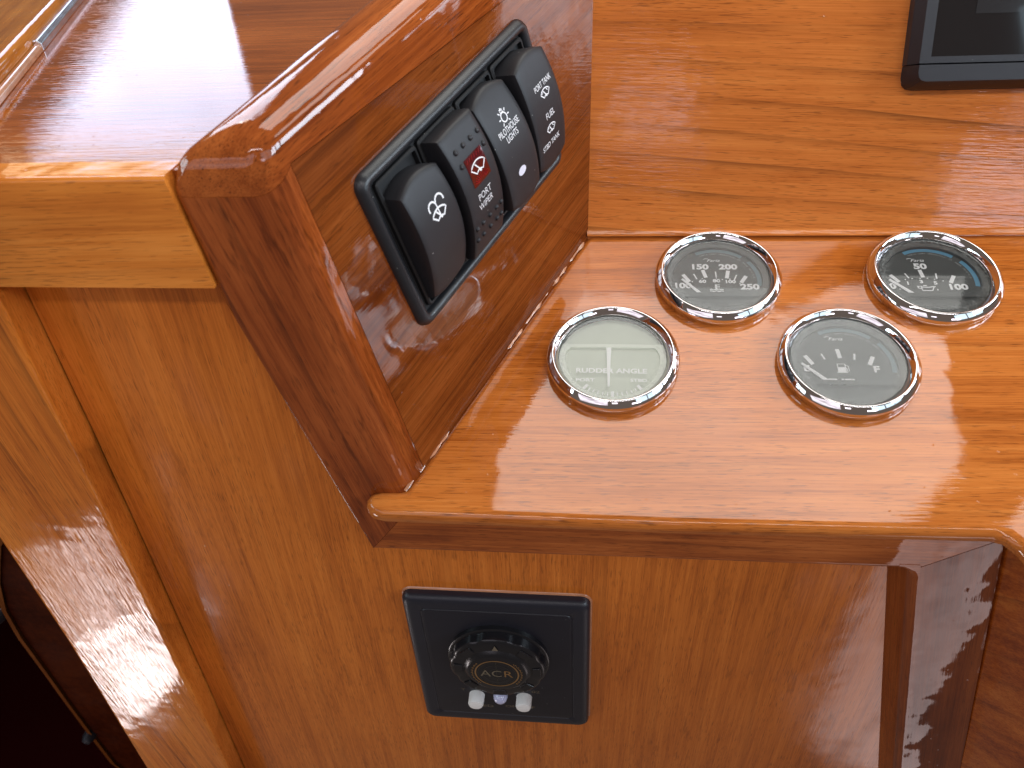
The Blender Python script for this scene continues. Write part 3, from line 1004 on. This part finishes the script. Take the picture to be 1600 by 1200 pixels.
def oil(t):
    F = Flat()
    kw = dict(sx=1.22, bold=0.045)
    F.text('50', -3.7, 9.4, 3.8, **kw)
    F.text('0', -19.6, -4.3, 3.8, **kw)
    F.text('100', 10.9, -4.8, 3.8, **kw)
    for s, x, y in (('1', -12.0, -2.4), ('3', -5.4, -1.3), ('5', 1.1, -2.2)):
        F.text(s, x, y, 2.2, **kw)
    for x0, y0, x1, y1, wd in ((-19.3, 3.2, -15.9, -1.6, 1.9), (-12.1, 4.3, -10.8, 1.0, .7), (-4.5, 6.9, -3.9, 1.6, 1.9), (2.7, 4.4, 2.4, .7, .8), (10.9, 2.8, 8.3, -2.2, 1.9)):
        tick(F, x0, y0, x1, y1, wd)
    for x, y in ((-12.7, .1), (-9.3, .8), (-5.5, .9), (-2.0, 1.0), (1.2, .3), (5.0, -.8), (-16.6, -6.5)):
        F.add(disc(x, y, .35, .35, 8))
    # oil can
    F.add(ribbon([(-7.6, -4.7), (-6.2, -4.4), (-6.0, -7.4), (-1.4, -7.4), (-0.2, -4.9), (.6, -4.6)], .6))
    F.add(ribbon([(-6.2, -5.0), (-2.6, -5.2), (-.2, -4.6)], .6))
    F.add(ribbon([(-7.8, -4.2), (-7.8, -5.6), (-6.1, -6.2)], .55))
    F.add(ribbon([(-5.2, -4.0), (-3.4, -4.0)], .5))
    F.add(disc(1.1, -6.8, .35, .6, 8))
    F.lay('dial_lettering', M_WHITEPRINT, t, on_dial(0.0009))
    maker_print(t, M_BLUE, -4.3, 13.6)
    needle(t, -20.6, -.3, -11.4, -9.9, 1.3, 1.8)


def fuel(t):
    F = Flat()
    kw = dict(sx=1.2, bold=0.045)
    F.text('F', 12.8, -2.6, 3.6, **kw)
    F.text('E', -18.2, -2.6, 3.4, **kw)
    F.text('FUEL', -3.0, -10.2, 3.4, sx=1.35, bold=0.045)
    for x0, y0, x1, y1, wd in ((-18.0, 5.0, -15.0, -.2, 1.9), (-10.4, 6.2, -9.2, 2.8, .8), (-2.8, 9.1, -2.3, 3.6, 1.9), (4.6, 6.4, 4.0, 2.7, .9), (12.6, 4.8, 10.2, -.2, 1.9)):
        tick(F, x0, y0, x1, y1, wd)
    # fuel pump
    F.add(ribbon([(-4.2, .2), (-.8, .2), (-.8, -4.4), (-4.2, -4.4)], .45, True))
    F.add(([(-4.0, -1.7), (-1.0, -1.7), (-1.0, -4.3), (-4.0, -4.3)], [[0, 1, 2, 3]]))
    F.add(ribbon([(-4.9, -4.7), (-.1, -4.7)], .5))
    F.add(ribbon([(-.8, -.2), (.5, -1.2), (.7, -3.9), (-.1, -4.1), (-.3, -2.2), (-.8, -2.0)], .4))
    F.lay('dial_lettering', M_WHITEPRINT, t, on_dial(0.0009))
    maker_print(t, M_BLUEDIM, -2.7, 15.3)
    needle(t, -20.2, 0.0, -10.4, -9.9, 1.2, 1.8)


G_RUD = glass_mat('rudder_gauge_glass', 0.08)
G_TMP = glass_mat('temperature_gauge_glass', 0.07)
G_OIL = glass_mat('oil_gauge_glass', 0.03)
G_FUE = glass_mat('fuel_gauge_glass', 0.10)
gauge('rudder_angle_gauge', 'chrome rudder angle gauge with pale green face and upright needle', -0.0045, 0.0093, G_RUD, M_COVERGREEN, M_DIALGREEN, rudder, flip=True)
gauge('water_temperature_gauge', 'chrome water temperature gauge marked 100 to 250 at back left of shelf', 0.0488, 0.0628, G_TMP, M_COVER, M_DIAL, temperature)
gauge('oil_pressure_gauge', 'chrome oil pressure gauge marked 0, 50 and 100 with blue arc', 0.1533, 0.0631, G_OIL, M_COVER, M_DIAL, oil)
gauge('fuel_gauge', 'chrome fuel gauge with hazy grey face and pump symbol', 0.1029, 0.0087, G_FUE, M_COVER, M_DIAL, fuel)

# ================================================================== switch bank
SM = Matrix((AB, UPS, ELN)).transposed().to_4x4()
SM.translation = SA


def sl(u, v, h):
    """switch-face millimetres to the local frame of switch things"""
    return V(((u + 0.05 * (v - 88)) * 1e-3, v * 1e-3, h * 1e-3))


def rrect(u0, u1, v0, v1, r, n=6):
    pts = []
    for cx, cy, a in ((u1 - r, v1 - r, 0), (u0 + r, v1 - r, 90), (u0 + r, v0 + r, 180), (u1 - r, v0 + r, 270)):
        for i in range(n + 1):
            t = R(a + 90 * i / n)
            pts.append((cx + r * math.cos(t), cy + r * math.sin(t)))
    return pts


def loft(name, loops, mat, parent, fn, cap0=False, cap1=False, ang=40):
    vs, fs = [], []
    n = len(loops[0][0])
    for pts, h in loops:
        vs += [fn(x, y, h) for x, y in pts]
    for k in range(len(loops) - 1):
        for i in range(n):
            j = (i + 1) % n
            fs.append([k * n + i, k * n + j, (k + 1) * n + j, (k + 1) * n + i])
    if cap0:
        fs.append(list(range(n - 1, -1, -1)))
    if cap1:
        fs.append([(len(loops) - 1) * n + i for i in range(n)])
    return mesh(name, vs, fs, mat, parent, local=True, ang=ang)


frame = thing('switch_frame', 'black plastic mounting frame holding four rocker switches on the left board', 'switch frame', None, matrix=SM)
U0, U1, V0, V1 = 50, 175.3, 51, 122
lp = []
for ins, h in ((0, 0), (-0.1, 1.2), (0.4, 3.0), (1.4, 4.4), (2.6, 5.0), (3.8, 4.9), (4.8, 4.2), (5.2, 3.0), (5.3, 0.6)):
    lp.append((rrect(U0 + ins, U1 - ins, V0 + ins, V1 - ins, 5.5 - min(ins * 0.7, 3.6)), h))
loft('frame_ring', lp, M_BLACK, frame, sl)
prism('back_plate', [sl(U0 + 4, V0 + 4, 1.5), sl(U1 - 4, V0 + 4, 1.5), sl(U1 - 4, V1 - 4, 1.5), sl(U0 + 4, V1 - 4, 1.5)], V((0, 0, -0.001)), M_SOCKET, frame, smooth=False, local=True)

CS = [71.4, 99.5, 127.5, 155.6]
TV = [111.5, 115.0, 114.5, 114]
BV = [58.5, 58.5, 61.0, 61.5]
TH = [11.5, 12.5, 9.0, 13.5]
BH = [5.5, 8.5, 13.5, 12.0]
BL = [6.2, 6.4, 5.4, 4.2]


def hs(i, v):
    t = (v - BV[i]) / (TV[i] - BV[i])
    return BH[i] + (TH[i] - BH[i]) * t + BL[i] * 4 * t * (1 - t)


def actuator(i, parent, square):
    w2 = 12.2 if square else 12.9
    sag = 0.5 if square else 3.0
    nu, nv = 12, 30
    c = CS[i]
    vm, half = (TV[i] + BV[i]) / 2, (TV[i] - BV[i]) / 2

    def P(a, b, inset=0.0, dh=0.0):          # a across -1..1, b along -1..1
        hl = half - sag * a * a - inset
        wd = w2 - inset - (0.0 if square else 0.7 * b * b)
        v = vm + b * hl
        crown = -0.25 * a ** 6
        return sl(c + a * wd, v, hs(i, v) + dh + crown)
    vs, fs = [], []
    idx = {}
    for j in range(nv + 1):
        for k in range(nu + 1):
            idx[(j, k)] = len(vs)
            vs.append(P(-1 + 2 * k / nu, -1 + 2 * j / nv, 0.9, 0))
    for j in range(nv):
        for k in range(nu):
            fs.append([idx[(j, k)], idx[(j, k + 1)], idx[(j + 1, k + 1)], idx[(j + 1, k)]])
    ring = [(0, k) for k in range(nu)] + [(j, nu) for j in range(nv)] + [(nv, k) for k in range(nu, 0, -1)] + [(j, 0) for j in range(nv, 0, -1)]
    prev = [idx[r] for r in ring]
    for inset, mode in ((0.25, -0.35), (0.0, -1.1), (0.0, -3.2), (0.5, 'low')):
        cur = []
        for (j, k) in ring:
            a, b = -1 + 2 * k / nu, -1 + 2 * j / nv
            if mode == 'low':
                p = P(a, b, inset, 0)
                p.z = 0.0012
            else:
                p = P(a, b, inset, mode)
            cur.append(len(vs))
            vs.append(p)
        n = len(ring)
        for q in range(n):
            r = (q + 1) % n
            fs.append([prev[q], prev[r], cur[r], cur[q]])
        prev = cur
    return mesh('actuator', vs, fs, M_ROCKER, parent, local=True, ang=38)


def on_rocker(i, dh=0.16):
    def fn(x, y):
        v = y
        a = x / 12.0
        return sl(CS[i] + x, v, hs(i, v) - 0.25 * a ** 6 + dh)
    return fn


def rocker(i, label, square=False):
    m = SM.copy()
    t = thing('rocker_switch', label, 'rocker switch', None, group='rocker switches in the black frame', matrix=m)
    # body sunk into the frame, a little wider than the actuator
    body = []
    for ins, h in ((0, 0.6), (0, 3.2), (0.6, 3.8), (1.4, 3.8), (1.5, 1.0)):
        body.append((rrect(CS[i] - 13.4 + ins, CS[i] + 13.4 - ins, 57.5 + ins, 115.6 - ins, 1.5 - min(ins * .5, .9), 2), h))
    loft('body', body, M_SOCKET, t, sl)
    act = actuator(i, t, square)
    return t, act


def wiper_fan(F, x, y, s, wd):
    """windscreen outline with a wiper arm"""
    o = arc(x, y - 5.6 * s, 9.2 * s, 133, 47, 12)
    n = arc(x, y - 5.6 * s, 4.4 * s, 50, 130, 6)
    F.add(ribbon(o + n, wd, True))
    F.add(ribbon([(x - 2.2 * s, y + 2.6 * s), (x + 0.6 * s, y - 1.6 * s)], wd))
    F.add(disc(x + 0.7 * s, y - 1.8 * s, .9 * s, .9 * s, 10))


t, act = rocker(0, 'plain black rocker switch with white washer spray symbol, nearest in the frame')
F = Flat()
wiper_fan(F, 1.0, 93.6, 0.72, 0.75)
F.add(ribbon(arc(-1.3, 97.6, 2.3, 200, 10, 12), 0.75))
F.add(ribbon(arc(3.6, 98.0, 2.4, 170, -20, 12), 0.75))
F.add(ribbon([(1.0, 98.0), (1.2, 92.5)], 0.6))
F.lay('symbol', M_WHITEPRINT, t, on_rocker(0))

t, act = rocker(1, 'studded black rocker switch with red lens lettered PORT WIPER', square=True)
fn = on_rocker(1)
fnl = on_rocker(1, 0.10)
vs, fs = [], []
for j in range(9):
    for k in range(9):
        p = fnl(-5.9 + 12.4 * k / 8, 90.2 + 12.2 * j / 8)
        vs.append(p + V((0, 0, 0.0002 * random.random())))
        if j and k:
            q = len(vs) - 1
            fs.append([q, q - 1, q - 10, q - 9])
ln = mesh('red_lens', vs, fs, M_RED, t, local=True, ang=10)
F = Flat()
# fluted back of the lens
for a in range(-70, 71, 14):
    F.add(ribbon([(0.3 + 2.6 * math.sin(R(a)), 90.6 + 1.0 * math.cos(R(a))), (0.3 + 5.6 * math.sin(R(a)), 90.6 + 3.6 * math.cos(R(a)))], .35))
for k in range(7):
    F.add(ribbon([(-4.8 + 1.7 * k, 100.4), (-4.0 + 1.7 * k, 101.8)], .3))
F.lay('flute', plain('bright_red_flute', (0.22, 0.006, 0.010), 0.2), t, on_rocker(1, 0.32))
F = Flat()
wiper_fan(F, 0.5, 96.2, 0.80, 0.55)
F.lay('symbol', M_WHITEPRINT, t, on_rocker(1, 0.36))
F = Flat()
F.text('PORT', -0.8, 85.3, 3.0, sx=0.92, bold=-0.004)
F.text('WIPER', -1.3, 81.2, 3.0, sx=0.86, bold=-0.004)
F.lay('lettering', M_WHITEPRINT, t, fn)
dots = [(9.0, 107), (3.6, 107), (-1.8, 107), (-7.2, 107), (-7.8, 101.3), (8.8, 101.5)]
dots += [(5.4, 73.6), (0, 73.6), (-5.4, 73.6), (-10, 73.6), (5.4, 68), (0, 68), (-5.6, 68), (-10, 68), (9.3, 73.6), (9.0, 68)]
sv, sf = [], []
for k, (r, h) in enumerate(((1.25, -0.3), (1.2, .25), (.95, .65), (.5, .88))):
    for q in range(12):
        sv.append((r * math.cos(q * math.pi / 6), r * math.sin(q * math.pi / 6), h))
for k in range(3):
    for q in range(12):
        sf.append([k * 12 + q, k * 12 + (q + 1) % 12, (k + 1) * 12 + (q + 1) % 12, (k + 1) * 12 + q])
sf.append([36 + q for q in range(12)])
stud0 = None
for x, y in dots:
    c = on_rocker(1, 0)(x, y)
    if stud0 is None:
        stud0 = mesh('stud', [V(v) * 1e-3 for v in sv], sf, M_ROCKER, t, local=True, ang=80)
        s = stud0
    else:
        s = stud0.copy()
        COL.objects.link(s)
        s.parent = t
    s.location = c
    sl_ = (hs(1, y + 1) - hs(1, y - 1)) / 2
    s.rotation_euler = (math.atan(sl_), 0, 0)

t, act = rocker(2, 'smooth black rocker switch lettered PILOTHOUSE LIGHTS with white oval lens')
F = Flat()
F.add(ribbon(arc(.6, 101.2, 1.9, 0, 360, 18)[:-1], .55, True))
for a in range(0, 360, 45):
    if a == 270:
        continue
    F.add(ribbon([(.6 + 2.6 * math.cos(R(a)), 101.2 + 2.6 * math.sin(R(a))), (.6 + 3.8 * math.cos(R(a)), 101.2 + 3.8 * math.sin(R(a)))], .5))
F.add(ribbon([(-.2, 103.2), (-.2, 104.4), (1.4, 104.4), (1.4, 103.2)], .45))
F.lay('symbol', M_WHITEPRINT, t, on_rocker(2))
F = Flat()
F.text('PILOTHOUSE', 0.1, 96.6, 2.8, sx=0.70, bold=0.004)
F.text('LIGHTS', 0.1, 93.2, 2.8, sx=0.72, bold=0.004)
F.lay('lettering', M_WHITEPRINT, t, on_rocker(2))
F = Flat()
F.add(disc(-1.5, 77.5, 3.0, 1.9, 24))
F.lay('oval_lens', M_LAMPWHITE, t, on_rocker(2, 0.22))

t, act = rocker(3, 'black fuel rocker switch lettered PORT TANK and STBD TANK, farthest in the frame')
F = Flat()
F.text('PORT TANK', 1.6, 99.9, 2.6, sx=0.72, bold=0.004)
F.text('FUEL', 0.7, 86.2, 3.0, sx=0.85, bold=0.0)
F.text('STBD TANK', -2.0, 74.0, 2.6, sx=0.80, bold=0.004)
F.lay('lettering', M_WHITEPRINT, t, on_rocker(3))
F = Flat()
for y in (95.4, 79.9):
    wiper_fan(F, 1.4 if y > 90 else -.6, y, 0.60, .5)
    x0 = 1.4 if y > 90 else -.6
    F.add(ribbon([(x0 - 3.0, y + .6), (x0 - 2.0, y + 1.0), (x0 - 2.6, y + 1.9)], .4))
    F.add(ribbon([(x0 + 1.2, y + 1.4), (x0 + 2.2, y + .5)], .4))
F.lay('symbol', M_WHITEPRINT, t, on_rocker(3))

# ================================================================== searchlight control
pc = V((-0.0617, PY, -0.1627))
ctl = thing('searchlight_control', 'square black searchlight control with large knob and two white buttons', 'control panel', pc)


def cp(x, z, h):
    return V((pc.x + x * 1e-3, pc.y - h * 1e-3, pc.z + z * 1e-3)) - pc


lp = []
PXA, PXB, PZA, PZB = -49.0, 48.8, -59.5, 58.6
for ins, h in ((0, 0.3), (0, 3.0), (0.6, 4.8), (2.0, 6.0), (4.5, 6.3), (8.6, 6.3), (9.0, 5.9), (9.5, 5.9)):
    lp.append((rrect(PXA + ins, PXB - ins, PZA + ins, PZB - ins, 5.0 - min(ins * .3, 2.0), 5), h))
loft('plate', lp, M_PLATE, ctl, cp)
loft('inner_panel', [(rrect(PXA + 9.3, PXB - 9.3, PZA + 9.3, PZB - 9.3, 3.2, 5), 5.7), (rrect(PXA + 9.7, PXB - 9.7, PZA + 9.7, PZB - 9.7, 3.0, 5), 6.35),
                     (rrect(PXA + 10.3, PXB - 10.3, PZA + 10.3, PZB - 10.3, 2.6, 5), 6.5)], M_PLATEIN, ctl, cp, cap1=True)
AX = (V((1, 0, 0)), V((0, 0, 1)), V((0, -1, 0)))
kc = cp(-0.3, 11.0, 0)


def lobes(k, t, r):
    if k in (3, 4, 5, 6):
        s = max(0.0, math.cos(8 * (t - math.pi / 2) + math.pi))
        return r - 0.0009 * s ** 3
    return r


knob = lathe('knob', [(0.0276, 0.0064), (0.0276, 0.0090), (0.0270, 0.0094), (0.0262, 0.0096), (0.0258, 0.0140), (0.0250, 0.0148), (0.0236, 0.0152), (0.0180, 0.0154), (0.0168, 0.0164), (0.0156, 0.0172), (0.0148, 0.0174)],
             M_KNOB, ctl, seg=160, centre=kc, axes=AX, rfun=lobes, cap1=True, ang=32)
for k in range(8):
    a = R(45 * k)
    if k == 2:
        continue
    c = kc + AX[0] * (0.0212 * math.cos(a)) + AX[1] * (0.0212 * math.sin(a)) + AX[2] * 0.0153
    er, et = AX[0] * math.cos(a) + AX[1] * math.sin(a), -AX[0] * math.sin(a) + AX[1] * math.cos(a)
    vs = [c + er * (x * .0024) + et * (y * .0032 * (1 if x < 0 else 1.25)) + AX[2] * h for h in (-.0004, .0007) for x, y in ((-1, -1), (1, -1), (1, 1), (-1, 1))]
    mesh('finger_lug', vs, [[0, 1, 2, 3], [4, 5, 6, 7], [0, 1, 5, 4], [1, 2, 6, 5], [2, 3, 7, 6], [3, 0, 4, 7]], M_KNOB, knob, bevel=0.0006, local=True)
tri = [(0, 4.2), (-1.7, 0), (1.7, 0)]
mesh('pointer', [kc + AX[0] * (x * 1e-3) + AX[1] * ((y + 18.6) * 1e-3) + AX[2] * 0.01585 for x, y in tri], [[0, 1, 2]], M_BRASSDIM, knob, local=True, smooth=False)


def on_cap(h=0.01752):
    return lambda x, y: kc + AX[0] * (x * 1e-3) + AX[1] * (y * 1e-3) + AX[2] * h


F = Flat()
F.add(ribbon(arc(0, 0, 11.6, 0, 360, 48)[:-1], .8, True))
F.lay('gold_ring', M_BRASS, knob, on_cap())
F = Flat()
for k in range(9):
    for sgn in (-1, 1):
        a = R(180 - 40 + k * 10) if sgn < 0 else R(-40 + k * 10)
        F.add(ribbon([(12.9 * math.cos(a), 12.9 * math.sin(a)), (14.0 * math.cos(a), 14.0 * math.sin(a))], .55))
        F.add(ribbon([(12.9 * math.cos(a + .05), 12.9 * math.sin(a + .05)), (13.6 * math.cos(a + .11), 13.6 * math.sin(a + .11))], .4))
F.lay('rim_lettering', M_BRASS, knob, on_cap(0.01753))
F = Flat()
for r in (4.2, 7.6, 10.2):
    F.add(ribbon(arc(0, 0, r, 0, 360, 40)[:-1], .22, True))
F.add(ribbon([(0, -10.5), (0, 10.5)], .3))
F.lay('crosshair', plain('dark_gold_print', (0.035, 0.03, 0.022), 0.5), knob, on_cap(0.01750))
F = Flat()
F.text('AC', -3.0, 0.2, 6.0, sx=1.05, bold=0.0)
F.lay('lettering', M_BRASSDIM, knob, on_cap(0.01756))
F = Flat()
F.text('R', 6.0, 0.2, 6.0, sx=1.05, bold=0.0)
F.lay('lettering', M_BRASS, knob, on_cap(0.01756))

for x in (-15.6, 11.8):
    b = lathe('push_button', [(0.0046, 0.0062), (0.0045, 0.0070), (0.0044, 0.0124), (0.0038, 0.0134), (0.0018, 0.0137)], M_BUTTON, ctl, seg=32, centre=cp(x, -29.6, 0), axes=AX, cap1=True)
lathe('indicator_lamp', [(0.0042, 0.0062), (0.0041, 0.0074), (0.0037, 0.0090), (0.0028, 0.0103), (0.0014, 0.0110), (0.0003, 0.0112)], M_LED, ctl, seg=32, centre=cp(-1.9, -29.6, 0), axes=AX, cap1=True)
F = Flat()
F.text('SPEED', -13.8, -41.0, 2.6, sx=1.5)
F.text('ON/OFF', 9.0, -40.0, 2.6, sx=1.35)
F.text('Y', -23.2, -24.6, 2.4, sx=1.2)
F.text('02', 18.6, -23.2, 2.4, sx=1.5)
F.lay('lettering', M_BRASSDIM, ctl, lambda x, y: cp(x, y, 6.62))
# paler rim of sealant round the plate
rim = []
r1 = rrect(PXA - .9, PXB + .9, PZA - .9, PZB + .9, 5.6, 5)
loft('sealant_rim', [([(x + random.uniform(-.25, .25), z + random.uniform(-.25, .3)) for x, z in r1], 0.05), (rrect(PXA - .3, PXB + .3, PZA - .3, PZB + .3, 5.2, 5), 0.8), (rrect(PXA + .4, PXB - .4, PZA + .4, PZB - .4, 5, 5), 0.9)], M_SEAL, ctl, cp)

# ================================================================== chart display, top right
dpl = thing('chart_display', 'black chart plotter display with dark screen, cut off at the top right', 'display', BK(0.20, 0.07))


def dp(x, v, h):
    return BK(x, v, h) - WL[dpl.name]


DX0, DV0, DX1, DV1 = 0.1352, 0.0712, 0.40, 0.26
HP = 0.0125
CH, SX, CAPH, SV = 0.0034, 0.0084, 0.0112, 0.0146     # chamfer, screen inset, cap height, screen bottom
# screen surround
ring_a = [(DX0, DV0 + CAPH + .0003), (DX1, DV0 + CAPH + .0003), (DX1, DV1), (DX0, DV1)]
ring_b = [(DX0 + CH, DV0 + CAPH + .0005), (DX1, DV0 + CAPH + .0005), (DX1, DV1), (DX0 + CH, DV1)]
ring_c = [(DX0 + SX, DV0 + SV), (DX1, DV0 + SV), (DX1, DV1), (DX0 + SX, DV1)]
loft('surround', [(ring_a, 0.0), (ring_a, 0.006), (ring_b, HP), (ring_c, HP), (ring_c, HP - .0012)], M_BEZELBLUE, dpl, dp, ang=20)
lo = [(DX0 + .0002, DV0 + CAPH), (DX0, DV0 + .006), (DX0 + .0008, DV0 + .0025), (DX0 + .0026, DV0 + .0007), (DX0 + .006, DV0), (DX1, DV0), (DX1, DV0 + CAPH)]
lo2 = [(DX0 + CH, DV0 + CAPH - .0002), (DX0 + CH, DV0 + .0075), (DX0 + CH + .0006, DV0 + .0055), (DX0 + CH + .0018, DV0 + .0042), (DX0 + CH + .004, DV0 + .0036), (DX1, DV0 + .0036), (DX1, DV0 + CAPH - .0002)]
lo1 = [((a[0] * .75 + b[0] * .25), (a[1] * .8 + b[1] * .2)) for a, b in zip(lo, lo2)]
loft('trim_cap', [(lo, 0.0), (lo1, 0.0075), (lo2, HP + .0006)], M_BEZELBLUE, dpl, dp, cap1=True, ang=25)
sc = mesh('screen', [dp(DX0 + SX, DV0 + SV, HP - .001), dp(DX1, DV0 + SV, HP - .001), dp(DX1, DV1, HP - .001), dp(DX0 + SX, DV1, HP - .001)], [[0, 1, 2, 3]], M_SCREEN, dpl, local=True, smooth=False)
mesh('dim_panel', [dp(0.1610, 0.1040, HP - .0008), dp(DX1, 0.1040, HP - .0008), dp(DX1, DV1, HP - .0008), dp(0.1610, DV1, HP - .0008)], [[0, 1, 2, 3]], M_SCREENTAB, dpl, local=True, smooth=False)
